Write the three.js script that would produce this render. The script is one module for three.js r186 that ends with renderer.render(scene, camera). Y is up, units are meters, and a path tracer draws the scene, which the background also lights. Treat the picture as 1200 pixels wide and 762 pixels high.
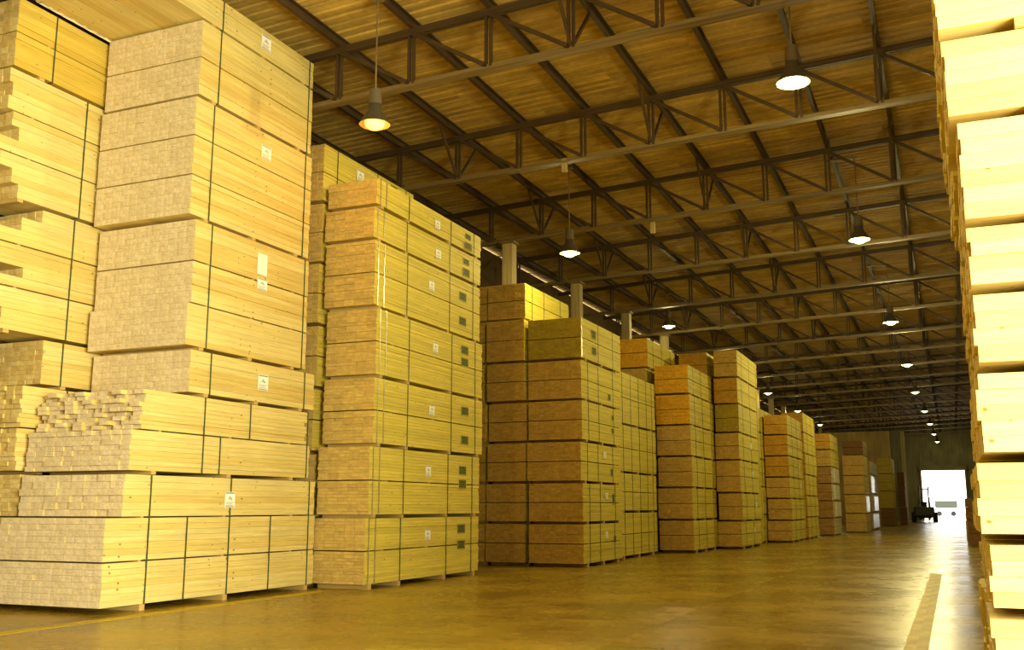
import * as THREE from 'three';
import { RectAreaLightUniformsLib } from 'three/addons/lights/RectAreaLightUniformsLib.js';
import { mergeGeometries } from 'three/addons/utils/BufferGeometryUtils.js';
import { RoundedBoxGeometry } from 'three/addons/geometries/RoundedBoxGeometry.js';

// ---------------------------------------------------------------- camera, sky, daylight, exposure
RectAreaLightUniformsLib.init();
const scene = new THREE.Scene();
const camera = new THREE.PerspectiveCamera(35.789, 1200 / 762, 0.1, 600);
camera.position.set(0, 1.4, 0);
camera.rotation.order = 'YXZ';
camera.rotation.set(10.279 * Math.PI / 180, 23.361 * Math.PI / 180, 0);
const renderer = new THREE.WebGLRenderer({ antialias: true });
renderer.toneMapping = THREE.LinearToneMapping;
renderer.toneMappingExposure = 1.0;
renderer.shadowMap.enabled = true;
renderer.shadowMap.type = THREE.PCFSoftShadowMap;
scene.background = new THREE.Color(1, 0.99, 0.93);
scene.backgroundIntensity = 5;
const DAY = new THREE.Color(1, 0.95, 0.62);
function daylight(w, h, x, y, z, tx, ty, tz, power, color = DAY) {   // daylight coming in through a real opening
  const l = new THREE.RectAreaLight(color, power, w, h);
  l.position.set(x, y, z); l.lookAt(tx, ty, tz); l.castShadow = true; scene.add(l); return l;
}
daylight(8.8, 5.2, 6.65, 2.7, -0.75, 0, 2.7, -0.75, 46);             // loading door in the right wall, just behind the camera
daylight(4.2, 4.8, -0.85, 2.5, -117.6, -0.85, 2.5, 0, 3, new THREE.Color(1, 1, 0.95)); // far door

// ---------------------------------------------------------------- helpers
let seed = 20240611;
const rnd = () => { seed = (seed * 1664525 + 1013904223) >>> 0; return seed / 4294967296; };
const rr = (a, b) => a + (b - a) * rnd();
const used = {};
function numbered(name) { const n = used[name] = (used[name] ?? -1) + 1; return n ? `${name}_${String(n).padStart(3, '0')}` : name; }
function shade(o) { o.traverse((m) => { if (m.isMesh) { m.castShadow = true; m.receiveShadow = true; } }); return o; }
function tag(o, label, category, group) { o.userData.label = label; o.userData.category = category; if (group) o.userData.group = group; return o; }
function thing(name, label, category, pos = [0, 0, 0], group) {
  const g = new THREE.Group(); g.name = numbered(name); g.position.set(...pos); scene.add(g); return tag(g, label, category, group);
}
function part(name, geo, mat, parent, pos) {
  const m = new THREE.Mesh(geo, mat); m.name = name; m.castShadow = m.receiveShadow = true;
  if (pos) m.position.set(...pos); parent.add(m); return m;
}
function struct(name, geo, mat, pos) { const m = part(name, geo, mat, scene, pos); m.userData.kind = 'structure'; return m; }
function structGroup(name) { const g = new THREE.Group(); g.name = name; g.userData.kind = 'structure'; scene.add(g); return g; }
const box = (w, h, d, x = 0, y = 0, z = 0) => new THREE.BoxGeometry(w, h, d).translate(x, y, z);
function bar(a, b, w, h = w) {                                       // square bar between two points
  const A = new THREE.Vector3(...a), B = new THREE.Vector3(...b), g = new THREE.BoxGeometry(w, h, A.distanceTo(B));
  const o = new THREE.Object3D(); o.position.copy(A).add(B).multiplyScalar(0.5); o.lookAt(B); o.updateMatrix(); return g.applyMatrix4(o.matrix);
}
// smooth value noise, tileable over n cells
function noiseGrid(n) { const g = new Float32Array(n * n); for (let i = 0; i < g.length; i++) g[i] = rnd(); return (x, y) => {
  const xi = Math.floor(x), yi = Math.floor(y), fx = x - xi, fy = y - yi, sx = fx * fx * (3 - 2 * fx), sy = fy * fy * (3 - 2 * fy);
  const q = (a, b) => g[(((b % n) + n) % n) * n + (((a % n) + n) % n)];
  return (q(xi, yi) * (1 - sx) + q(xi + 1, yi) * sx) * (1 - sy) + (q(xi, yi + 1) * (1 - sx) + q(xi + 1, yi + 1) * sx) * sy; }; }
const N64 = noiseGrid(64), N32 = noiseGrid(32), N128 = noiseGrid(128);
function tex(w, h, f, srgb = true) {
  const d = new Uint8Array(w * h * 4);
  for (let y = 0; y < h; y++) for (let x = 0; x < w; x++) { const c = f(x / w, y / h), i = (y * w + x) * 4; for (let k = 0; k < 3; k++) d[i + k] = Math.max(0, Math.min(255, 255 * (c.length ? c[k] : c))); d[i + 3] = 255; }
  const t = new THREE.DataTexture(d, w, h); t.wrapS = t.wrapT = THREE.RepeatWrapping; t.magFilter = THREE.LinearFilter; t.minFilter = THREE.LinearMipmapLinearFilter; t.generateMipmaps = true;
  if (srgb) t.colorSpace = THREE.SRGBColorSpace; t.needsUpdate = true; return t;
}
const mat = (o) => new THREE.MeshStandardMaterial(o);
const lin = (r, g, b) => new THREE.Color().setRGB(r, g, b);

// ---------------------------------------------------------------- materials
const knots = []; for (let i = 0; i < 7; i++) knots.push([rnd(), rnd(), rr(0.005, 0.010), rr(0.014, 0.03)]);
const woodTex = tex(512, 512, (u, v) => {                             // u along the grain (2.4 m), v across (0.6 m)
  const warp = N32(u * 32, v * 32) * 0.02;
  let g = 0.90 + 0.10 * (N64(u * 8, (v + warp) * 64 * 2 % 64) - 0.5) + 0.08 * (N128(u * 12, (v + warp) * 128) - 0.5) + 0.07 * (N32(u * 4, v * 8) - 0.5);
  let r = g, gg = g * (0.985 + 0.02 * N32(u * 4, v * 16)), b = g * 0.96;
  for (const [ku, kv, ru, rv] of knots) { const du = Math.abs(u - ku), dv = Math.abs(v - kv), d = (Math.min(du, 1 - du) / ru) ** 2 + (Math.min(dv, 1 - dv) / rv) ** 2; if (d < 1) { const s = 1 - 0.5 * (1 - d); r *= s; gg *= s * 0.92; b *= s * 0.8; } }
  return [r, gg, b];
});
const endTex = tex(256, 256, (u, v) => {                              // saw-rough end grain, 0.5 m
  const ring = Math.sin((Math.hypot(u - 0.5 + N32(u * 8, v * 8) * 0.2, v + 0.35) * 70)) * 0.012;
  const g = 0.90 + ring + 0.08 * (N128(u * 128, v * 128) - 0.5) + 0.10 * (N64(u * 32, v * 32) - 0.5) + 0.10 * (N32(u * 8, v * 8) - 0.5);
  return [g, g * 0.99, g * 0.96];
});
const floorTex = tex(1024, 1024, (u, v) => {
  const a = N32(u * 8, v * 8), b = N64(u * 32, v * 32), c = N128(u * 128, v * 128), s = N64(u * 4, v * 64);
  const g = 0.78 + 0.18 * (a - 0.5) + 0.08 * (b - 0.5) + 0.08 * (c - 0.5) + 0.06 * (s - 0.5);
  return [g, g, g * 0.99];
});
const floorRough = tex(512, 512, (u, v) => 0.21 + 0.07 * N32(u * 8, v * 8) + 0.05 * N64(u * 32, v * 32), false);
const sheetTex = tex(512, 512, (u, v) => { const g = 0.82 + 0.16 * (N32(u * 6, v * 32) - 0.5) + 0.14 * (N64(u * 4, v * 64) - 0.5) + 0.08 * (N128(u * 64, v * 64) - 0.5); return [g, g * 0.98, g * 0.94]; });
const steelTex = tex(256, 256, (u, v) => { const n = N64(u * 32, v * 32), m = N32(u * 6, v * 6); const g = 0.8 + 0.25 * (n - 0.5) + 0.25 * (m - 0.5); return [g, g * 0.96, g * 0.9]; });
const wallTex = tex(512, 512, (u, v) => { const g = 0.85 + 0.15 * (N32(u * 8, v * 8) - 0.5) + 0.12 * (N64(u * 64, v * 6) - 0.5); return [g, g * 0.98, g * 0.95]; });

// wood: four tones for the faces along the grain, and end-grain sets. [base colour in linear RGB]
const side = (r, g, b, rough = 0.7) => mat({ color: lin(r, g, b), map: woodTex, roughness: rough, bumpMap: woodTex, bumpScale: 0.0012 });
const end = (r, g, b) => mat({ color: lin(r, g, b), map: endTex, roughness: 0.9, bumpMap: endTex, bumpScale: 0.002 });
const SIDES = [side(0.85, 0.67, 0.24), side(0.81, 0.62, 0.20), side(0.87, 0.70, 0.28), side(0.78, 0.58, 0.18), side(0.84, 0.68, 0.27)];
const SIDES_GOLD = [side(0.74, 0.52, 0.085), side(0.70, 0.48, 0.07), side(0.77, 0.55, 0.10)];
const ENDS_PALE = [end(0.83, 0.70, 0.48), end(0.80, 0.67, 0.45), end(0.85, 0.72, 0.51), end(0.78, 0.645, 0.43)];
const ENDS_TAN = [end(0.74, 0.57, 0.22), end(0.69, 0.52, 0.19), end(0.80, 0.63, 0.28), end(0.64, 0.46, 0.16)];
const V = (o) => mat({ vertexColors: true, ...o });                    // joined boards carry their own tone per board
const sideV = V({ map: woodTex, roughness: 0.7, bumpMap: woodTex, bumpScale: 0.0012 }), endV = V({ map: endTex, roughness: 0.9, bumpMap: endTex, bumpScale: 0.002 });
const bearerMat = side(0.62, 0.42, 0.14, 0.85);
const strapGreen = mat({ color: lin(0.045, 0.075, 0.03), roughness: 0.45 });
const strapSteel = mat({ color: lin(0.62, 0.60, 0.5), roughness: 0.3, metalness: 0.8 });
const steelDark = mat({ color: lin(0.115, 0.072, 0.03), map: steelTex, roughness: 0.6, metalness: 0.1 });
const steelPale = mat({ color: lin(0.36, 0.27, 0.12), map: steelTex, roughness: 0.55, metalness: 0.1 });
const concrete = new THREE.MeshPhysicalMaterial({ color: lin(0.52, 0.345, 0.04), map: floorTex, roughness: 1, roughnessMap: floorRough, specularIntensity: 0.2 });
const linePaint = new THREE.MeshPhysicalMaterial({ color: lin(0.90, 0.66, 0.03), map: floorTex, roughness: 0.48, specularIntensity: 0.14 });
const sheetMats = [mat({ color: lin(0.72, 0.49, 0.10), map: sheetTex, roughness: 0.75 }), mat({ color: lin(0.66, 0.435, 0.085), map: sheetTex, roughness: 0.75 }), mat({ color: lin(0.75, 0.52, 0.12), map: sheetTex, roughness: 0.75 })];
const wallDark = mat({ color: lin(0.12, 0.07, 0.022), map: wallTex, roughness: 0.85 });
const wallBeige = mat({ color: lin(0.50, 0.38, 0.14), map: wallTex, roughness: 0.85 });
const partMat = mat({ color: lin(0.74, 0.53, 0.2), map: wallTex, roughness: 0.85 });
const wallGrey = mat({ color: lin(0.30, 0.29, 0.18), map: wallTex, roughness: 0.85 });
const colMat = mat({ color: lin(0.62, 0.50, 0.24), map: wallTex, roughness: 0.75 });
const wrapMat = mat({ color: lin(0.80, 0.78, 0.66), roughness: 0.3 });
const oliveWrap = mat({ color: lin(0.50, 0.36, 0.03), map: endTex, roughness: 0.7 });

// printed paper tag and green stencil: flat print on flat things
function canvasTex(w, h, draw) { const c = document.createElement('canvas'); c.width = w; c.height = h; draw(c.getContext('2d'), w, h); const t = new THREE.CanvasTexture(c); t.colorSpace = THREE.SRGBColorSpace; return t; }
const tagTex = canvasTex(128, 128, (g, w, h) => {
  g.fillStyle = '#f2efe6'; g.fillRect(0, 0, w, h); g.fillStyle = '#7f8f80'; g.fillRect(6, 4, 116, 10);
  g.fillStyle = '#b9b4a6'; g.beginPath(); g.moveTo(30, 66); g.lineTo(64, 30); g.lineTo(98, 62); g.lineTo(78, 70); g.lineTo(60, 58); g.closePath(); g.fill();
  g.fillStyle = '#a09b90'; for (const [x, y, l] of [[14, 82, 96], [14, 94, 78], [14, 106, 90]]) g.fillRect(x, y, l, 5);
  g.fillStyle = '#8d9c8c'; g.fillRect(6, 116, 116, 8);
});
const stencilTex = canvasTex(128, 64, (g, w, h) => {                    // too blurred to read in the photograph: block shapes only
  g.fillStyle = '#a8962c'; g.fillRect(0, 0, w, h); g.fillStyle = '#39481c'; g.fillRect(8, 8, 112, 48); g.fillStyle = '#8d8529';
  for (const [x, y, a, b] of [[34, 8, 5, 20], [34, 38, 5, 18], [66, 20, 5, 36], [92, 8, 5, 16], [92, 36, 5, 20], [16, 24, 8, 16], [48, 26, 10, 6], [104, 22, 8, 18]]) g.fillRect(x, y, a, b);
});
const tagMat = mat({ map: tagTex, roughness: 0.6 }), blankTag = mat({ color: 0xf4f1e6, roughness: 0.6 }), stencilMat = mat({ map: stencilTex, roughness: 0.75 });

// ---------------------------------------------------------------- the hall
const ROOF_L = -13.6, WALL_R = 6.8, Z_BACK = 9, Z_FAR = -118, SLOPE = 0.046;
const topY = (x) => 9.70 + SLOPE * (x + 11.43);                        // centre line of the top chord
const botY = (x) => 8.74 + 0.036 * (x + 11.43);
{
  const f = structGroup('floor');
  const slab = new THREE.BoxGeometry(WALL_R - ROOF_L + 0.8, 0.3, Z_BACK - Z_FAR + 0.8);
  { const p = slab.attributes.position, uv = slab.attributes.uv; for (let i = 0; i < p.count; i++) uv.setXY(i, p.getX(i) / 7, p.getZ(i) / 7); }
  part('concrete_slab', slab, concrete, f, [(WALL_R + ROOF_L) / 2, -0.15, (Z_BACK + Z_FAR) / 2]);
  const strip = (x, z0, z1, w) => { const g = new THREE.BoxGeometry(w, 0.003, z0 - z1), p = g.attributes.position, uv = g.attributes.uv; for (let i = 0; i < p.count; i++) uv.setXY(i, p.getX(i) / 2, p.getZ(i) / 2); part('painted_line', g, linePaint, f, [x, 0.0015, (z0 + z1) / 2]); };
  strip(-0.45, 6, -24, 0.23); strip(-9.98, 6, -15.0, 0.2);
}
{ // roof: ribbed sheets, each its own piece
  const c = structGroup('ceiling');
  const x0 = ROOF_L - 0.5, x1 = WALL_R + 0.4, len = Math.hypot(x1 - x0, (x1 - x0) * SLOPE);
  const sh = new THREE.Shape(); const prof = [[0, 0]];
  for (let k = 0; k < 4; k++) { const a = k * 0.25; prof.push([a + 0.15, 0], [a + 0.175, 0.035], [a + 0.215, 0.035], [a + 0.24, 0]); }
  prof.push([1.0, 0]);
  prof.forEach(([x, y], i) => (i ? sh.lineTo(x, y) : sh.moveTo(x, y))); [...prof].reverse().forEach(([x, y]) => sh.lineTo(x, y + 0.012));
  const g = new THREE.ExtrudeGeometry(sh, { depth: len, bevelEnabled: false });          // profile x across, y up, z along the slope
  g.rotateY(Math.PI / 2).rotateZ(Math.atan(SLOPE));
  const p = g.attributes.position, uv = g.attributes.uv; for (let i = 0; i < p.count; i++) uv.setXY(i, p.getX(i) / 5, p.getZ(i) / 5);
  const variants = [0, 1, 2].map((k) => { const h = g.clone(), q = h.attributes.uv; for (let i = 0; i < q.count; i++) q.setXY(i, q.getX(i) + k * 0.37, q.getY(i) + k * 0.21); return h; });
  for (let z = Z_BACK + 0.6, i = 0; z > Z_FAR - 0.4; z -= 1.0, i++) part('roof_sheet', variants[i % 3], sheetMats[Math.floor(rnd() * 3)], c, [x0, topY(x0) + 0.245, z + 0.0]);
}
{ // walls
  const H = 9.55, L = Z_BACK - Z_FAR;
  const wl = structGroup('wall_left');
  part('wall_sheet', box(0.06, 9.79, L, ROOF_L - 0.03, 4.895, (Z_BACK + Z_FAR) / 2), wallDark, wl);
  for (let z = Z_BACK - 1; z > Z_FAR; z -= 2.75) part('wall_stud', box(0.07, 9.86, 0.12, ROOF_L - 0.1, 4.93, z), steelDark, wl);
  const wr = structGroup('wall_right');                                   // with the loading door opening at z -5.5 .. 4, 5.4 m high
  part('wall_panel', box(0.2, 10.75, Z_BACK - 4, WALL_R + 0.1, 5.37, (Z_BACK + 4) / 2), wallBeige, wr);
  part('wall_panel', box(0.2, 10.75, -5.5 - Z_FAR, WALL_R + 0.1, 5.37, (-5.5 + Z_FAR) / 2), wallBeige, wr);
  part('wall_panel', box(0.2, 5.35, 9.5, WALL_R + 0.1, 8.07, -0.75), wallBeige, wr);
  const wb = structGroup('wall_back');
  part('wall_panel', box(WALL_R - ROOF_L, 10.7, 0.2, (WALL_R + ROOF_L) / 2, 5.35, Z_BACK + 0.1), wallBeige, wb);
  const wf = structGroup('wall_far');                                     // with the open far door x -3.0 .. 1.3, 5.3 m high
  part('wall_panel', box(-3.0 - ROOF_L, 10.7, 0.2, (ROOF_L - 3.0) / 2, 5.35, Z_FAR - 0.1), wallGrey, wf);
  part('wall_panel', box(WALL_R - 1.35, 10.7, 0.2, (WALL_R + 1.35) / 2, 5.35, Z_FAR - 0.1), wallGrey, wf);
  part('wall_panel', box(4.35, 5.4, 0.2, -0.825, 8.0, Z_FAR - 0.1), wallGrey, wf);
  const wi = structGroup('wall_inner');                                   // beige partition far down the hall
  part('wall_panel', box(8.5, 8.4, 0.2, -9.3, 4.2, -100), partMat, wi);
  part('wall_panel', box(1.15, 8.3, 0.2, -4.45, 4.15, -99.9), wallGrey, wi);
  part('pillar', box(0.34, 8.3, 0.34, -3.95, 4.15, -99.7), colMat, wi);
  part('kerb', box(9.7, 0.14, 0.5, -8.8, 0.07, -99.4), colMat, wi);
  const d = structGroup('door_1');                                        // roller door frame at the far end
  part('door_post', box(0.18, 5.4, 0.3, -3.05, 2.7, Z_FAR + 0.12), steelPale, d); part('door_post', box(0.18, 5.4, 0.3, 1.38, 2.7, Z_FAR + 0.12), steelPale, d);
  part('roller_box', box(4.7, 0.5, 0.5, -0.83, 5.6, Z_FAR + 0.22), wallGrey, d);
  const d2 = structGroup('door_2');
  part('door_post', box(0.25, 5.5, 0.2, WALL_R - 0.05, 2.75, -5.55), steelPale, d2); part('door_post', box(0.25, 5.5, 0.2, WALL_R - 0.05, 2.75, 4.05), steelPale, d2);
  const y = structGroup('ground_outside');
  const yard = mat({ color: lin(0.62, 0.58, 0.42), map: floorTex, roughness: 0.9 });
  part('yard', box(160, 0.2, 180, 0, -0.16, Z_FAR - 90.5), yard, y);
  part('yard', box(60, 0.2, 90, WALL_R + 30.4, -0.16, 0), yard, y);
}
{ const w = thing('trailer', 'grey box trailer parked far out in the bright yard beyond the far door', 'trailer', [-1.25, -0.06, -198]);
  const m = mat({ color: lin(0.075, 0.085, 0.06), roughness: 0.8 }), k = mat({ color: lin(0.03, 0.03, 0.03), roughness: 0.9 });
  part('box_body', new RoundedBoxGeometry(3.7, 1.15, 1.8, 2, 0.06).translate(0, 2.08, 0), m, w); part('chassis', box(3.5, 0.12, 0.9, 0, 1.44, 0), k, w);
  for (const x of [-1.2, 1.1]) for (const z of [-0.75, 0.75]) { part('wheel', new THREE.CylinderGeometry(0.42, 0.42, 0.22, 18).rotateX(Math.PI / 2), k, w, [x, 0.42, z]); part('strut', box(0.1, 1.0, 0.1, x, 0.9, z * 0.7), k, w); } }

// ---------------------------------------------------------------- roof steel
const TRUSS_Z = [7.15, 1.65, -3.85, -9.35, -14.85, -19.8, -25.0]; while (TRUSS_Z.at(-1) > -112) TRUSS_Z.push(TRUSS_Z.at(-1) - 5.55);
const NODES = []; for (let k = -1; k < 12; k++) NODES.push(-11.43 + 1.524 * k);
{
  const xa = ROOF_L + 0.02, xb = WALL_R - 0.02;
  const angle = (a, b, s) => { const g1 = bar([a[0], a[1], a[2] - 0.035], [b[0], b[1], b[2] - 0.035], 0.05, s), g2 = bar([a[0], a[1], a[2] + 0.035], [b[0], b[1], b[2] + 0.035], 0.05, s); return mergeGeometries([g1, g2]); };
  const topG = angle([xa, topY(xa), 0], [xb, topY(xb), 0], 0.13);
  const botG = mergeGeometries([bar([xa, botY(xa), 0], [xb, botY(xb), 0], 0.20, 0.03).translate(0, -0.05, 0), bar([xa, botY(xa), 0], [xb, botY(xb), 0], 0.04, 0.10)]);
  const postG = NODES.map((x) => mergeGeometries([box(0.05, topY(x) - botY(x), 0.06, x - 0.045, (topY(x) + botY(x)) / 2, 0), box(0.05, topY(x) - botY(x), 0.06, x + 0.045, (topY(x) + botY(x)) / 2, 0)]));
  const diagG = NODES.slice(0, -1).map((x, i) => bar([x + 0.05, topY(x) - 0.06, 0.07], [NODES[i + 1] - 0.05, botY(NODES[i + 1]) + 0.03, 0.07], 0.05, 0.07));
  const kneeX = [1, 4, 7, 10].map((i) => NODES[i + 1 - 0] !== undefined ? NODES[i + 1] : NODES[i]);
  const kneeG = kneeX.map((x) => mergeGeometries([bar([x, botY(x) + 0.05, 0.05], [x, topY(x) + 0.05, 0.95], 0.05, 0.05), bar([x, botY(x) + 0.05, -0.05], [x, topY(x) + 0.05, -0.95], 0.05, 0.05)]));
  const NTH = ['first', 'second', 'third', 'fourth', 'fifth', 'sixth', 'seventh', 'eighth', 'ninth', 'tenth', 'eleventh', 'twelfth', 'thirteenth', 'fourteenth', 'fifteenth', 'sixteenth', 'seventeenth', 'eighteenth', 'nineteenth', 'twentieth'];
  const ord = ['', '', '', '', 'nearest roof truss crossing in full view above the stacks', 'second roof truss in view, behind the lamp with the hanging rod', 'third roof truss in view, ending at the pale column', 'fourth roof truss in view, ending at the second pale column'];
  TRUSS_Z.forEach((z, i) => {
    const label = i < 4 ? 'dark steel roof truss out of view above the camera' : ord[i] ? 'dark steel ' + ord[i] : i < 14 ? `dark steel roof truss, ${NTH[i - 4]} of those in view counted from the camera` : 'dark steel roof truss among the last ones before the far door';
    const t = thing('roof_truss', label, 'truss', [0, 0, z], 'roof trusses');
    part('top_chord', topG, steelDark, t); part('bottom_chord', botG, steelPale, t);
    postG.forEach((g) => part('post', g, steelDark, t)); diagG.forEach((g) => part('diagonal', g, steelDark, t));
    if (i !== 4) kneeG.forEach((g) => part('knee_brace', g, steelDark, t)); else kneeG.slice(1).forEach((g) => part('knee_brace', g, steelDark, t));
  });
  // purlins: cold-formed channels on top of the trusses
  const pg = mergeGeometries([box(0.025, 0.17, Z_BACK - Z_FAR - 0.3, 0, 0, 0), box(0.09, 0.02, Z_BACK - Z_FAR - 0.3, 0.035, 0.08, 0), box(0.09, 0.02, Z_BACK - Z_FAR - 0.3, 0.035, -0.08, 0)]);
  NODES.forEach((x, i) => { const names = ['along the left eaves', 'above the rear row of stacks', 'above the orange lamp side of the nearest stack'];
    const o = part(numbered('purlin'), pg, steelDark, scene, [x, topY(x) + 0.15, (Z_BACK + Z_FAR) / 2]); tag(o, i === 0 ? 'dark steel purlin running along the left eaves' : `dark steel purlin running lengthwise under the roof, ${NTH[i]} from the left eaves`, 'purlin', 'roof purlins'); });
}
// columns
TRUSS_Z.forEach((z, i) => { if (i < 6) return; const x = -10.88, h = botY(x) - 0.07;
  const c = thing('column', i === 6 ? 'pale square column rising behind the nearer brown-ended stack' : i === 7 ? 'pale column under the fourth truss, beside the hanging lamp' : 'pale square column in the row behind the far stacks', 'column', [x, 0, z], 'columns along the left side');
  part('shaft', new RoundedBoxGeometry(0.32, h - 0.06, 0.32, 1, 0.02).translate(0, (h - 0.06) / 2, 0), colMat, c); part('cap_plate', box(0.42, 0.06, 0.42, 0, h - 0.03, 0), steelPale, c); part('base_plate', box(0.44, 0.03, 0.44, 0, 0.015, 0), steelPale, c); });

// ---------------------------------------------------------------- lamps
{
  const prof = [[0.05, 0.34], [0.085, 0.34], [0.10, 0.22], [0.17, 0.13], [0.255, 0.0], [0.262, 0.0], [0.18, 0.14], [0.115, 0.235], [0.1, 0.35], [0.05, 0.36]].map(([r, y]) => new THREE.Vector2(r, y));
  const shadeG = new THREE.LatheGeometry(prof, 28), bulbG = new THREE.SphereGeometry(0.17, 20, 14).scale(1, 0.72, 1), ballastG = new THREE.CylinderGeometry(0.10, 0.11, 0.26, 16).translate(0, 0.48, 0);
  const shadeM = mat({ color: lin(0.09, 0.075, 0.05), roughness: 0.5, metalness: 0.2 }), ballM = mat({ color: lin(0.12, 0.09, 0.05), roughness: 0.6 });
  function lamp(x, z, y, col, glow, power, label) {
    const t = thing('high_bay_lamp', label, 'lamp', [x, y, z], 'high bay lamps');
    const nx = NODES.reduce((a, b) => (Math.abs(b - x) < Math.abs(a - x) ? b : a)), ry = topY(nx) + 0.0398 - y;
    part('reflector', shadeG, shadeM, t); part('ballast', ballastG, ballM, t);
    part('rod', new THREE.CylinderGeometry(0.014, 0.014, ry - 0.6, 8).translate(0, (ry + 0.6) / 2, 0), steelPale, t);
    part('hanger', box(Math.abs(nx - x) + 0.2, 0.04, 0.10, (nx - x) / 2, ry, 0), steelPale, t);
    part('bulb', bulbG, mat({ color: 0xffffff, emissive: col, emissiveIntensity: glow, roughness: 0.4 }), t, [0, 0.03, 0]);
    const l = new THREE.PointLight(col, power, 0, 2); l.position.set(0, -0.06, 0); l.castShadow = true; l.shadow.radius = 5; t.add(l);
  }
  const warm = lin(1, 0.87, 0.36), amber = lin(1, 0.38, 0.04);
  const zr = [-15.5, -25.9, -38.4, -50.5, -62.9, -75.7, -87.7, -100, -112], zl = [-14.4, -24.3, -36.0, -48.0, -60.0, -72.1, -84.9];
  const wr = ['largest bright lamp, hanging on a long rod upper right', 'second lamp from the camera in the right-hand row', 'third lamp from the camera in the right-hand row', 'fourth lamp from the camera in the right-hand row'];
  const xr = [-1.86, -1.70, -1.63, -1.55, -1.6, -1.4, -1.3, -1.2, -1.1];
  zr.forEach((z, i) => lamp(xr[i], z, 8.0, warm, 12, i > 3 ? 14 : 70, wr[i] ?? `small distant lamp, ${['fifth', 'sixth', 'seventh', 'eighth', 'ninth'][i - 4]} from the camera in the right-hand row`));
  const wl = ['amber glowing lamp above the second stack, left', 'white lamp shining above the brown-ended stack by the columns', 'lamp above the orange-ended packs'];
  const xl = [-8.84, -8.84, -9.23, -9.4, -9.54, -9.5, -9.49], ll = xl.map((x, i) => { const k = (i < 2 ? NODES[3] : NODES[2]) / x; return [x * k, zl[i] * k, 1.4 + 6.6 * k]; });   // each under a purlin
  zl.forEach((z, i) => lamp(...ll[i], i ? warm : amber, i ? 12 : 2.6, i ? 16 : 6, wl[i] ?? `small distant lamp, ${['fourth', 'fifth', 'sixth', 'seventh'][i - 3]} from the camera in the row over the left stacks`));
  lamp(3.4, -4, 8.2, warm, 12, 62, 'lamp out of view above the camera'); lamp(-6.5, -3, 8.0, warm, 12, 62, 'lamp out of view above the camera');
}

// ---------------------------------------------------------------- timber packs
const geoCache = new Map();
function boxInto(P, cx, cy, cz, sx, sy, sz, col, ou, ov) {            // one board: faces along the grain first, the two ends kept apart
  const x0 = cx - sx / 2, x1 = cx + sx / 2, y0 = cy - sy / 2, y1 = cy + sy / 2, z0 = cz - sz / 2, z1 = cz + sz / 2;
  const quad = (to, pts, n, uvs, c) => { const b = P.pos.length / 3; pts.forEach((p, i) => { P.pos.push(...p); P.nor.push(...n); P.uv.push(...uvs[i]); if (c) P.col.push(...c); }); to.push(b, b + 1, b + 2, b, b + 2, b + 3); };
  const U = (z) => z / 2.4 + ou, Vv = (w) => w / 0.6 + ov;
  quad(P.s, [[x1, y0, z1], [x1, y0, z0], [x1, y1, z0], [x1, y1, z1]], [1, 0, 0], [[U(z1), Vv(y0)], [U(z0), Vv(y0)], [U(z0), Vv(y1)], [U(z1), Vv(y1)]], col?.[0]);
  quad(P.s, [[x0, y0, z0], [x0, y0, z1], [x0, y1, z1], [x0, y1, z0]], [-1, 0, 0], [[U(z0), Vv(y0)], [U(z1), Vv(y0)], [U(z1), Vv(y1)], [U(z0), Vv(y1)]], col?.[0]);
  quad(P.s, [[x0, y1, z1], [x1, y1, z1], [x1, y1, z0], [x0, y1, z0]], [0, 1, 0], [[U(z1), Vv(x0)], [U(z1), Vv(x1)], [U(z0), Vv(x1)], [U(z0), Vv(x0)]], col?.[0]);
  quad(P.s, [[x0, y0, z0], [x1, y0, z0], [x1, y0, z1], [x0, y0, z1]], [0, -1, 0], [[U(z0), Vv(x0)], [U(z0), Vv(x1)], [U(z1), Vv(x1)], [U(z1), Vv(x0)]], col?.[0]);
  const E = (v) => v / 0.5;
  quad(P.e, [[x0, y0, z1], [x1, y0, z1], [x1, y1, z1], [x0, y1, z1]], [0, 0, 1], [[E(x0) + ou, E(y0) + ov], [E(x1) + ou, E(y0) + ov], [E(x1) + ou, E(y1) + ov], [E(x0) + ou, E(y1) + ov]], col?.[1]);
  quad(P.e, [[x1, y0, z0], [x0, y0, z0], [x0, y1, z0], [x1, y1, z0]], [0, 0, -1], [[E(x1) + ou, E(y0) + ov], [E(x0) + ou, E(y0) + ov], [E(x0) + ou, E(y1) + ov], [E(x1) + ou, E(y1) + ov]], col?.[1]);
}
const newP = () => ({ pos: [], nor: [], uv: [], col: [], s: [], e: [] });
function toGeo(P) {
  const g = new THREE.BufferGeometry();
  g.setAttribute('position', new THREE.Float32BufferAttribute(P.pos, 3)); g.setAttribute('normal', new THREE.Float32BufferAttribute(P.nor, 3)); g.setAttribute('uv', new THREE.Float32BufferAttribute(P.uv, 2));
  if (P.col.length) g.setAttribute('color', new THREE.Float32BufferAttribute(P.col, 3));
  g.setIndex([...P.s, ...P.e]); g.addGroup(0, P.s.length, 0); g.addGroup(P.s.length, P.e.length, 1); return g;
}
function boardGeo(w, h, l, k) { const key = [w.toFixed(4), h.toFixed(4), l.toFixed(3), k].join(); if (!geoCache.has(key)) { const P = newP(); boxInto(P, 0, 0, 0, w, h, l, null, k * 0.377, k * 0.219); geoCache.set(key, toGeo(P)); } return geoCache.get(key); }
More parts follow.
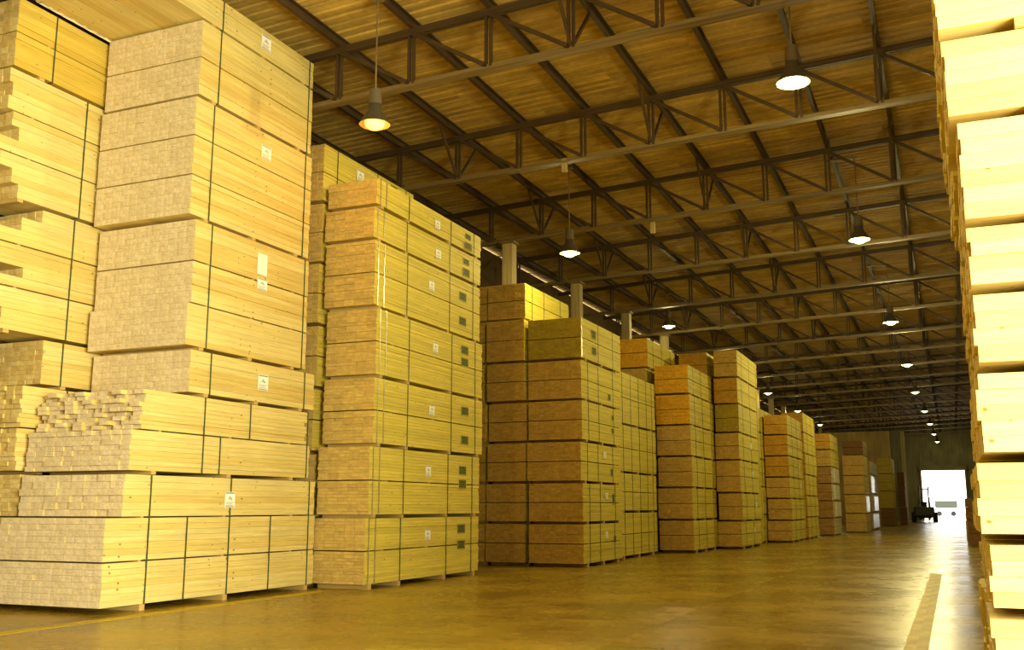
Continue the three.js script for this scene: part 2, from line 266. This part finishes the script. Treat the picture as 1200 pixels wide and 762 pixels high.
function strapGeo(w, h) {                                              // a flat band around the pack, w x h, 24 mm wide
  const t = 0.005, b = 0.026; return mergeGeometries([box(w + 2 * t, t, b, 0, h + t / 2, 0), box(w + 2 * t, t, b, 0, -t / 2, 0), box(t, h, b, w / 2 + t / 2, h / 2, 0), box(t, h, b, -w / 2 - t / 2, h / 2, 0)]);
}
const tones = { // [along the grain, end grain] for joined boards, linear RGB
  tan: [[0.86, 0.69, 0.11], [0.70, 0.51, 0.16]], brown: [[0.82, 0.67, 0.08], [0.64, 0.40, 0.09]], orange: [[0.82, 0.66, 0.08], [0.86, 0.44, 0.02]],
  amber: [[0.82, 0.66, 0.08], [0.62, 0.33, 0.03]], olive: [[0.78, 0.64, 0.11], [0.46, 0.34, 0.03]], dark: [[0.45, 0.30, 0.07], [0.22, 0.11, 0.025]], white: [[0.78, 0.72, 0.45], [0.45, 0.24, 0.05]],
};
/* one pack: x = right (aisle) face, w wide, z0 near end, len long, y0 base.
   layers: [{h, rows, dz (near end shifted away from the camera), rag}]  */
function pack(label, o) {
  const { x, w, z0, len, y0, layers, cols = 8, single = false, sides = SIDES, ends = ENDS_TAN, tone = 'tan', straps = [], half = [], tags = [], stencils = [], yaw = 0, bearer = 0.07, bearers = [0.12, 0.5, 0.88], group, gap = 0.02, wrap } = o;
  const g = thing('timber_pack', label, 'timber pack', [x - w / 2, y0, z0 - len / 2], group); g.rotation.y = yaw;
  const Z = (f) => len / 2 - f * len;                                   // f = 0 near end ... 1 far end
  const bg = boardGeoX(w - 0.02, bearer, 0.10);
  for (const f of bearers) part('bearer', bg, bearerMat, g, [0, bearer / 2, Z(f)]);
  let y = bearer; const P = single ? null : newP(); const tops = [];
  layers.forEach((L, li) => {
    const { h, rows, dz = 0, rag = 0, c = cols } = L, bodyH = h - gap, rh = bodyH / rows, cw = w / c, l = len - Math.max(0, dz) - rag;
    const yb = y; let lastShift = 0;
    for (let r = 0; r < rows; r++) {
      const inset = rnd() < 0.22 ? rr(0.006, 0.016) : rr(0, 0.004), rowShift = rag ? (L.sheet && r % 2 ? lastShift : rr(0, rag)) * (L.sheet ? 0.97 : 0.55) : 0; lastShift = rowShift / (L.sheet ? 0.97 : 0.55);
      for (let k = 0; k < c; k++) {
        const bx = -w / 2 + (k + 0.5) * cw, by = y + (r + 0.5) * rh, thick = rh - 0.0025, wide = cw - 0.0035 - (k === c - 1 ? inset : 0) ;
        const sh = rag ? Math.min(rag, rowShift + (L.sheet ? rr(0, 0.02) : rr(0, rag) * 0.6)) : rr(0, 0.006) + (rnd() < 0.04 ? 0.008 : 0);
        const bz = len / 2 - dz - sh - l / 2;
        if (single) {
          const v = Math.floor(rnd() * 8); part('board', boardGeo(cw - 0.0035, rh - 0.0025, l, v), [sides[Math.floor(rnd() * sides.length)], ends[Math.floor(rnd() * ends.length)]], g, [bx - (k === c - 1 ? inset : 0), by, bz]);
        } else {
          const T = tones[L.tone ?? tone], a = rr(0.90, 1.06), b = rr(0.86, 1.12), hue = rr(0.97, 1.03);
          boxInto(P, bx - (k === c - 1 ? inset / 2 : 0), by, bz, wide, thick, l, [[T[0][0] * a, T[0][1] * a, T[0][2] * a], [T[1][0] * b, T[1][1] * b * hue, T[1][2] * b]], rnd(), rnd());
        }
      }
    }
    y += h; tops.push([yb, y - gap, dz]);
    if (li < layers.length - 1) for (const f of [0.14, 0.5, 0.86]) part('sticker', boardGeoX(w - 0.03, gap, 0.05), bearerMat, g, [0, y - gap / 2, Z(f)]);
  });
  if (P) { const m = part('boards', toGeo(P), [sideV, endV], g); m.userData.kind = 'stuff'; }
  const H = y - gap;
  const sm = (steel) => (steel ? strapSteel : strapGreen);
  for (const s of straps) { const [f, steel] = Array.isArray(s) ? s : [s]; part('strap', strapGeo(w, H - bearer), sm(steel), g, [0, bearer, Z(f)]); }
  for (const [f, li] of half) part('strap', strapGeo(w, tops[li][1] - tops[li][0]), strapGreen, g, [0, tops[li][0], Z(f)]);
  for (const [f, ty, tw = 0.22, th = 0.22, blank] of tags) part('paper_tag', box(0.004, th, tw, w / 2 + 0.006, ty, Z(f)), blank ? blankTag : [tagMat, blankTag, blankTag, blankTag, blankTag, blankTag], g).userData.label = 'white paper tag';
  for (const [f, ty, tw = 0.36, th = 0.2] of stencils) part('stencil', box(0.003, th, tw, w / 2 + 0.004, ty, Z(f)), [stencilMat, sideV, sideV, sideV, sideV, sideV], g).userData.label = 'dark green stencilled mark';
  if (wrap) for (const [f, a, b, ww] of wrap) part('plastic_wrap', new RoundedBoxGeometry(0.03, b - a, ww, 2, 0.012).translate(w / 2 + 0.012, (a + b) / 2, Z(f)), wrapMat, g).userData.label = 'white plastic wrapping';
  g.userData.top = undefined; delete g.userData.top;
  return y0 + H;
}
function boardGeoX(l, h, d) { const key = ['x', l.toFixed(3), h.toFixed(3), d].join(); if (!geoCache.has(key)) { const P = newP(); boxInto(P, 0, 0, 0, d, h, l, null, 0.3, 0.1); geoCache.set(key, toGeo(P).rotateY(Math.PI / 2)); const gg = geoCache.get(key); gg.clearGroups(); } return geoCache.get(key); }
const ORD = ['bottom', 'second', 'third', 'fourth', 'fifth', 'sixth', 'seventh', 'eighth'];

// --- nearest stack, wide packs of pale boards (every board its own piece)
{
  const X = -10.39, W = 1.95, S = { x: X, w: W, cols: 11, single: true, ends: ENDS_PALE, group: 'packs of the nearest wide stack' };
  const mk = (y0, y1, n, extra = [], bearer = 0.07) => { const h = (y1 - y0 - bearer + 0.013) / n; return Array.from({ length: n }, (_, i) => ({ h, rows: 7, ...(extra[i] ?? {}) })); };
  const A = (label, y0, y1, n, z0, z1, extra, o = {}) => { const len = z0 - z1, f = (z) => (z0 - z) / len, b = o.bearer ?? 0.05; pack(label, { ...S, ...o, y0, z0, len, bearer: b, layers: mk(y0, y1, n, extra, b), straps: (o.st ?? []).map(f), half: (o.hf ?? []).map(([z, l]) => [f(z), l]), tags: (o.tg ?? []).map(([z, y, ...r]) => [f(z), y - y0, ...r]) }); };
  A('bottom pack of the nearest wide stack, resting on the floor with several green straps', 0, 1.86, 3, -10.40, -15.26, [{}, {}, { dz: 0.26, rag: 0.06, rows: 6, c: 8 }], { bearer: 0.09, bearers: [0.16, 0.52, 0.96], st: [-11.2, -12.94, -15.06], hf: [[-11.98, 0], [-11.98, 1], [-13.98, 0], [-13.98, 1]], tg: [[-12.92, 1.52, 0.24, 0.24]] });
  A('ragged-ended pack jutting out, second from the floor in the nearest wide stack', 1.86, 3.06, 2, -10.72, -15.04, [{ rag: 0.05, rows: 8 }, { dz: 0.12, rag: 0.22, rows: 9 }], { st: [-12.24, -14.94], hf: [[-12.63, 0], [-13.34, 1]] });
  A('thin single-layer pack with a tag, above the ragged pack of the nearest stack', 3.06, 3.76, 1, -11.86, -15.1, [], { st: [-12.32, -14.8], tg: [[-13.62, 3.44, 0.27, 0.26]] });
  A('pack with two white papers one above the other in the nearest wide stack', 3.76, 5.78, 3, -11.72, -14.8, [{}, { dz: 0.08 }, { dz: 0.08 }], { st: [-12.18, -14.68], tg: [[-13.46, 5.42, 0.26, 0.36, true], [-13.48, 5.08, 0.26, 0.2]] });
  A('three-layer pack with one tag, third from the top of the nearest wide stack', 5.78, 7.73, 3, -11.66, -14.78, [{}, {}, {}], { st: [-12.08, -14.58], tg: [[-13.43, 7.38, 0.26, 0.24]] });
  A('untagged pack just under the overhanging top pack of the nearest wide stack', 7.73, 9.03, 2, -11.7, -14.72, [{}, {}], { st: [-12.15, -14.6] });
  A('overhanging top pack of the nearest wide stack, its underside in view', 9.03, 9.56, 1, -9.8, -14.72, [{ rows: 6 }], { bearer: 0.03, bearers: [0.44, 0.7, 0.94], st: [-12.17, -14.6], tg: [[-13.29, 9.33, 0.26, 0.26]] });
}
// --- ragged stack at the left edge
{
  const S = { x: -12.45, w: 0.98, cols: 6, single: true, ends: ENDS_TAN, group: 'packs of the ragged stack at the left edge' };
  const B = (label, y0, y1, n, z0, z1, extra, st, o = {}) => { const b = 0.05, len = z0 - z1, h = (y1 - y0 - b + 0.013) / n; pack(label, { ...S, ...o, y0, z0, len, bearer: b, layers: Array.from({ length: n }, (_, i) => ({ h, rows: 9, ...(extra[i] ?? {}) })), straps: st.map((z) => (z0 - z) / len) }); };
  B('bottom pack of the ragged stack behind the nearest stack at the left edge', 0, 1.88, 3, -10.75, -14.9, [], [-11.5, -14]);
  B('crumbly-ended pack at the left edge, level with the jutting ragged pack', 1.88, 3.18, 2, -10.62, -14.7, [{ rag: 0.06 }, { rag: 0.08 }], [-11.5, -14]);
  B('thin pack at the left edge with brown end and bright yellow side', 3.18, 3.9, 1, -10.98, -14.6, [], [-11.35, -14]);
  B('pack with boards sticking out unevenly, below the middle of the left edge', 3.9, 5.88, 3, -9.75, -14.4, [{ rag: 0.9, rows: 8, dz: 0.1, sheet: 1 }, { rag: 1.0, rows: 8, sheet: 1 }, { rag: 1.1, rows: 6, sheet: 1 }], [-11.38, -14]);
  B('upper pack with boards sticking out unevenly at the left edge', 5.88, 7.88, 3, -9.8, -14.4, [{ rag: 1.0, rows: 6, sheet: 1 }, { rag: 0.8, rows: 6, sheet: 1 }, { rag: 1.1, rows: 6, sheet: 1 }], [-11.45, -14]);
  B('golden topmost pack at the upper left corner under the eaves light', 7.88, 9.03, 2, -10.02, -14.4, [{ rows: 5 }, { rows: 5 }], [-10.73, -13.6], { sides: SIDES_GOLD });
}
// --- stacks of joined boards
function stack(o) { // o.ys boundaries from the floor; o.phrase names the stack; per: options per pack index
  const n = o.ys.length - 1; 
  for (let i = 0; i < n; i++) {
    const e = { ...(o.all ?? {}), ...(o.per?.[i] ?? {}) }, y0 = o.ys[i], y1 = o.ys[i + 1], b = e.bearer ?? (i ? 0.06 : 0.09), nl = e.nl ?? 2, len = o.z0 - o.z1, f = (z) => (o.z0 - z) / len;
    const h = (y1 - y0 - b + 0.013) / nl, rows = e.rows ?? Math.max(4, Math.round(h / 0.055));
    const label = o.labels?.[i] ?? `${i === n - 1 ? 'topmost' : ORD[i]} pack ${i === 0 || i === n - 1 ? 'of' : 'from the floor in'} ${o.phrase}`;
    pack(label, { x: o.x + rr(-0.03, 0.03), w: o.w, z0: o.z0 + rr(-0.05, 0.05), len, y0, bearer: b, cols: o.cols ?? 8, group: o.group ?? 'packs of ' + o.phrase, layers: Array.from({ length: nl }, () => ({ h, rows, rag: e.rag ?? 0.03 })), tone: e.tone ?? 'tan',
      straps: (e.st ?? []).map((s) => Array.isArray(s) ? [f(s[0]), s[1]] : f(s)), tags: (e.tg ?? []).map(([z, y, ...r]) => [f(z), y - y0, ...r]), stencils: (e.sc ?? []).map(([z, y, ...r]) => [f(z), y - y0, ...r]), wrap: e.wrap, yaw: rr(-0.008, 0.008), bearers: e.bearers });
  }
}
{ // second stack, with stencils
  const st = [[-15.5, 1], [-15.72, 1], -16.6, -18.43, -19.57];
  stack({ phrase: 'the stencilled yellow stack beside the nearest stack', x: -9.36, w: 1.06, z0: -15.36, z1: -19.95, cols: 5, ys: [0, 1.22, 2.47, 3.70, 4.96, 6.22, 6.86, 7.40], all: { st, rag: 0.035, rows: 10, bearers: [0.05, 0.27, 0.66, 0.95] },
    per: { 0: { tg: [[-17.65, 0.88]], sc: [[-19.1, 0.97], [-19.1, 0.65]] }, 1: { tg: [[-17.57, 2.1]], sc: [[-19.1, 2.16], [-19.1, 1.88]] }, 2: { tg: [[-17.57, 3.29]], sc: [[-19.06, 3.4], [-19.06, 2.79]] }, 3: { tg: [[-17.68, 4.56]], sc: [[-19.04, 4.7], [-19.04, 4.44]] }, 4: { tg: [[-17.6, 5.81]], sc: [[-19.05, 5.86], [-19.05, 5.32]] }, 5: { nl: 1, tg: [[-17.9, 6.54]], sc: [[-19.2, 6.66, 0.3, 0.15], [-19.2, 6.42]] }, 6: { nl: 1, rows: 6, tg: [[-17.8, 7.14]], sc: [[-19.25, 7.24, 0.3, 0.13], [-19.27, 7.03, 0.36, 0.18]] } } });
  stack({ phrase: 'the hidden stack behind the stencilled stack', x: -10.55, w: 1.06, z0: -15.42, z1: -18.96, ys: [0, 1.18, 2.36, 3.54, 4.72, 5.9, 7.08, 8.26], all: { st: [-15.9, -17.4, -18.6] }, per: { 6: { tg: [[-16.72, 8.0, 0.26, 0.24]], sc: [[-18.07, 8.12, 0.3, 0.16]] } } });
}
{ // brown-ended double stack
  const all = { tone: 'brown', st: [-23.5, -24.3, -25.5] };
  stack({ phrase: 'the front column of the brown-ended double stack', x: -8.1, w: 1.40, z0: -23.0, z1: -26.2, cols: 10, ys: [0, 1.01, 1.98, 2.97, 3.97, 4.97, 6.03], all, per: { 0: { tg: [[-24.79, 0.72, 0.2, 0.2]], sc: [[-25.5, 0.6, 0.2, 0.2]] }, 1: { tg: [[-24.77, 1.7, 0.2, 0.2]], sc: [[-25.33, 1.62, 0.2, 0.3]] }, 2: { tg: [[-24.82, 2.72, 0.2, 0.2]], sc: [[-25.38, 2.3, 0.2, 0.2]] }, 3: { sc: [[-25.45, 3.72, 0.22, 0.14], [-25.43, 3.38, 0.22, 0.14]] }, 4: { sc: [[-25.19, 4.25, 0.22, 0.18]] }, 5: { tone: 'olive', nl: 2, sc: [[-23.96, 5.72, 0.34, 0.24], [-23.98, 5.3, 0.34, 0.22]], rag: 0.015, st: [[-23.06, 1], -24.3, -25.5] } } });
  stack({ phrase: 'the rear, taller column of the brown-ended double stack', x: -9.58, w: 1.04, z0: -23.02, z1: -26.2, ys: [0, 1.01, 1.98, 2.97, 3.97, 4.97, 6.07, 7.03], all });
  stack({ phrase: 'the narrow column of short packs beside the pale column', x: -10.71, w: 0.48, z0: -23.05, z1: -24.75, cols: 3, ys: [0, 1.01, 1.98, 2.97, 3.97, 4.97, 6.07, 7.03], all: { tone: 'brown' } });
  stack({ phrase: 'the lower yellow stack right behind the brown-ended stack', x: -8.4, w: 1.1, z0: -26.75, z1: -30.72, ys: [0, 1.26, 2.35, 3.7, 5.2], all: { tone: 'brown', st: [-27.3, -28.1, -28.9, -29.7, -30.3] } });
}
{ // orange-ended stack and the tall one behind it
  stack({ phrase: 'the orange-topped stack in mid distance', x: -7.5, w: 1.1, z0: -31.6, z1: -35.1, ys: [0, 1.0, 2.0, 2.98, 3.97, 4.96, 5.92], all: { tone: 'amber', st: [-32.3, -33.4, -34.6] }, per: { 4: { tone: 'orange' }, 5: { tone: 'orange' }, 0: { tone: 'brown' }, 1: { tone: 'brown' }, 2: { tone: 'brown' }, 3: { tone: 'brown' } } });
  stack({ phrase: 'the column behind the orange-topped stack', x: -8.88, w: 1.0, z0: -31.6, z1: -35.3, ys: [0, 1.0, 2.0, 2.98, 3.97, 4.96, 5.88, 6.88], all: { tone: 'brown', st: [-32.3, -33.4, -34.6] }, per: { 6: { tone: 'orange' } } });
  stack({ phrase: 'the tall brown stack right of the orange-topped one', x: -6.65, w: 0.82, z0: -35.2, z1: -39.3, cols: 6, ys: [0, 0.93, 1.88, 3.0, 3.95, 4.95, 5.88, 6.86], all: { tone: 'brown', st: [-36, -37.5, -39] }, per: { 5: { tone: 'amber' }, 4: { tone: 'olive' }, 0: { tg: [[-37.6, 0.6]] }, 1: { tg: [[-37.8, 1.5]] }, 2: { tg: [[-37.6, 2.6]] }, 3: { tg: [[-37.4, 3.6]] } } });
  stack({ phrase: 'the orange-brown column behind the tall brown stack', x: -7.8, w: 1.02, z0: -35.6, z1: -39.3, ys: [0, 1.0, 2.0, 3.0, 3.98, 4.96, 5.94, 6.9], all: { tone: 'amber', st: [-36.2, -38.4] } });
  stack({ phrase: 'the yellow stack left of the evenly layered stack', x: -7.04, w: 1.0, z0: -40.2, z1: -44.6, ys: [0, 1.1, 2.2, 3.3, 4.4, 5.4], all: { tone: 'brown', st: [-42, -43, -44] } });
}
{ // evenly layered far stacks
  const ys = [0, 0.87, 1.74, 2.6, 3.46, 4.32, 5.16];
  stack({ phrase: 'the evenly layered brown and yellow far stack', x: -6.02, w: 0.95, z0: -42.4, z1: -46.6, cols: 7, ys, all: { tone: 'amber', st: [-43.6, -45, -46.2], tg: [] }, per: { 1: { tone: 'brown' }, 2: { tone: 'brown', tg: [[-45.4, 2.3]] }, 3: { tg: [[-45.4, 3.1]] }, 0: { tone: 'brown' } } });
  stack({ phrase: 'the all-yellow far stack behind the dark gap', x: -6.02, w: 0.95, z0: -47.2, z1: -51.3, cols: 7, ys: ys.map((v) => v * 5.66 / 5.16), all: { tone: 'amber', st: [-48.4, -50] } });
  stack({ phrase: 'the dark far stack with white plastic sides', x: -5.52, w: 0.72, z0: -53.1, z1: -57, cols: 6, ys: ys.map((v) => v * 5.08 / 5.16), all: { tone: 'dark' }, per: { 5: { tone: 'amber' }, 4: { tone: 'brown' }, 0: { tone: 'white' }, 1: { tone: 'white', wrap: [[0.6, 0.1, 0.8, 2.6]] }, 2: { tone: 'white', wrap: [[0.6, 0.1, 0.8, 2.6]] }, 3: { tone: 'white', wrap: [[0.6, 0.1, 0.8, 2.6]] } } });
  stack({ phrase: 'the brown far stack standing furthest into the aisle', x: -4.5, w: 1.1, z0: -60.2, z1: -63.4, cols: 7, ys: [0, 1.05, 2.1, 3.15, 4.3, 5.14], all: { tone: 'brown' }, per: { 4: { tone: 'dark' }, 1: { wrap: [[0.5, 0.1, 1.0, 2.6]] } } });
  stack({ phrase: 'the greenish plastic-wrapped stack by the far partition', x: -4.55, w: 1.1, z0: -65, z1: -72, cols: 7, ys: [0, 1.1, 2.2, 3.4, 4.2], all: { tone: 'white' }, per: { 2: { wrap: [[0.3, 0.1, 1.1, 3.0]] }, 1: { wrap: [[0.6, 0.1, 1.0, 4.0]] }, 0: { wrap: [[0.5, 0.15, 1.0, 5.0]] } } });
  stack({ phrase: 'the olive stack before the far beige partition', x: -4.15, w: 0.95, z0: -82, z1: -86, cols: 6, ys: [0, 1.3, 2.6, 3.9, 5.1], all: { tone: 'olive' }, per: { 0: { tone: 'dark' } } });
  stack({ phrase: 'the near-black stack beside the far pale pillar', x: -3.45, w: 0.55, z0: -87, z1: -90, cols: 4, ys: [0, 1.4, 2.8, 4.2], all: { tone: 'dark' } });
}
{ // right-hand stack beside the camera: every board its own piece
  const ys = [0, 0.74, 1.18, 1.68, 2.24, 2.74, 3.18, 3.9, 4.5, 5.15, 5.8, 6.4], dx = [0.02, 0.03, 0, 0.04, 0.06, 0.06, 0.05, 0.0, -0.02, 0, 0, 0], n = ys.length - 1, len = 4.4;
  const words = ['bottom pack lying crosswise in the bright right-edge stack', 'second', 'third', 'fourth', 'fifth', 'sixth', 'seventh', 'eighth', 'ninth', 'tenth', 'top pack of the bright right-edge stack, above the frame'];
  for (let c = 0; c < 3; c++) for (let i = 0; i < n; i++) {              // boards run across, their ends towards the aisle
    const w = 1.22, y0 = ys[i], b = 0.06, front = c === 0, x0 = 0.13 + dx[i] + (front ? 0 : rr(-0.01, 0.03)), zf = -6.95 - c * 1.36 + (front ? rr(-0.03, 0.03) : 0);
    const label = front ? (i && i < n - 1 ? `${words[i]} pack from the floor in the bright right-edge stack` : words[i]) : `${ORD[i] ?? ['ninth', 'tenth', 'eleventh'][i - 8]} pack from the floor in the ${c === 1 ? 'second' : 'rearmost'} rank of the bright right-edge stack`;
    pack(label, { x: x0 + len / 2 + w / 2, w, z0: zf - w / 2 + len / 2, len, y0, bearer: b, cols: 6, single: front, ends: ENDS_TAN, tone: 'tan', group: front ? 'packs of the bright right-edge stack' : c === 1 ? 'second rank of the right-edge stack' : 'rearmost rank of the right-edge stack',
      layers: [{ h: ys[i + 1] - y0 - b + 0.013, rows: Math.max(3, Math.round((ys[i + 1] - y0) / 0.115)), rag: front ? 0.03 : 0.05 }], straps: [0.16, 0.84], yaw: -Math.PI / 2 });
  }
  stack({ phrase: 'the stack hidden behind the bright right-edge stack', x: 0.45 + 1.1, w: 1.1, z0: -12.6, z1: -17, ys: [0, 1.1, 2.2, 3.3, 4.4], all: { tone: 'brown' } });
  stack({ phrase: 'the low dark stack down the right side', x: 0.40 + 1.1, w: 1.1, z0: -40.6, z1: -44.5, ys: [0, 0.9, 1.74], all: { tone: 'dark' } });
}

// ---------------------------------------------------------------- forklift at the far door
{
  const t = thing('forklift', 'dark forklift truck seen end-on in front of the bright far door', 'forklift', [-2.7, 0, -109]);
  const dk = mat({ color: lin(0.05, 0.055, 0.04), roughness: 0.5 }), gr = mat({ color: lin(0.10, 0.10, 0.07), roughness: 0.45 }), tyre = mat({ color: lin(0.02, 0.02, 0.02), roughness: 0.9 });
  part('chassis', new RoundedBoxGeometry(1.75, 0.75, 2.6, 2, 0.08).translate(0, 0.85, 0), dk, t);
  part('counterweight', new RoundedBoxGeometry(1.9, 0.95, 0.8, 3, 0.2).translate(0, 1.0, 1.3), dk, t);
  for (const sx of [-1, 1]) for (const z of [-0.95, 1.0]) { const w = part('wheel', new THREE.CylinderGeometry(0.48, 0.48, 0.42, 24).rotateZ(Math.PI / 2), tyre, t, [sx * 0.96, 0.48, z]); part('hub', new THREE.CylinderGeometry(0.2, 0.2, 0.44, 14).rotateZ(Math.PI / 2), gr, w); }
  part('seat', mergeGeometries([box(0.55, 0.14, 0.5, 0, 1.32, 0.25), box(0.55, 0.6, 0.12, 0, 1.65, 0.5)]), tyre, t);
  part('overhead_guard', mergeGeometries([...[-1, 1].flatMap((s) => [bar([s * 0.55, 1.3, 0.75], [s * 0.5, 2.35, 0.55], 0.08), bar([s * 0.55, 1.2, -0.8], [s * 0.5, 2.35, -0.45], 0.08), bar([s * 0.5, 2.35, 0.58], [s * 0.5, 2.35, -0.5], 0.08)]), ...[-0.4, -0.2, 0, 0.2, 0.4].map((z) => box(1.05, 0.05, 0.06, 0, 2.36, z))]), gr, t);
  for (const s of [-1, 1]) part('mast_rail', box(0.14, 3.3, 0.2, s * 0.42, 1.85, -1.5), dk, t);
  part('mast_crossbar', mergeGeometries([box(0.84, 0.12, 0.1, 0, 3.2, -1.5), box(0.84, 0.12, 0.1, 0, 1.9, -1.5)]), dk, t);
  part('fork_carriage', box(1.3, 0.5, 0.1, 0, 0.6, -1.66), dk, t);
  for (const s of [-1, 1]) part('fork', mergeGeometries([box(0.14, 0.7, 0.06, s * 0.35, 0.5, -1.74), box(0.14, 0.05, 1.2, s * 0.35, 0.14, -2.3)]), gr, t);
}
{ // small hanging switch boxes under the trusses
  for (const [x, y, z, l] of [[-6.76, 8.5, -25.0, 'small pale box hanging under the third truss, mid roof'], [-7.3, 8.62, -19.8, 'small pale hook hanging under the second truss']]) {
    const t = thing('junction_box', l, 'junction box', [x, y, z]); const top = botY(x) - 0.06 - y;
    part('case', new RoundedBoxGeometry(0.12, 0.3, 0.1, 2, 0.015).translate(0, 0.15, 0), colMat, t); part('bracket', box(0.03, top - 0.28, 0.03, 0, (top + 0.3) / 2 , 0), steelPale, t);
  }
}
renderer.render(scene, camera);
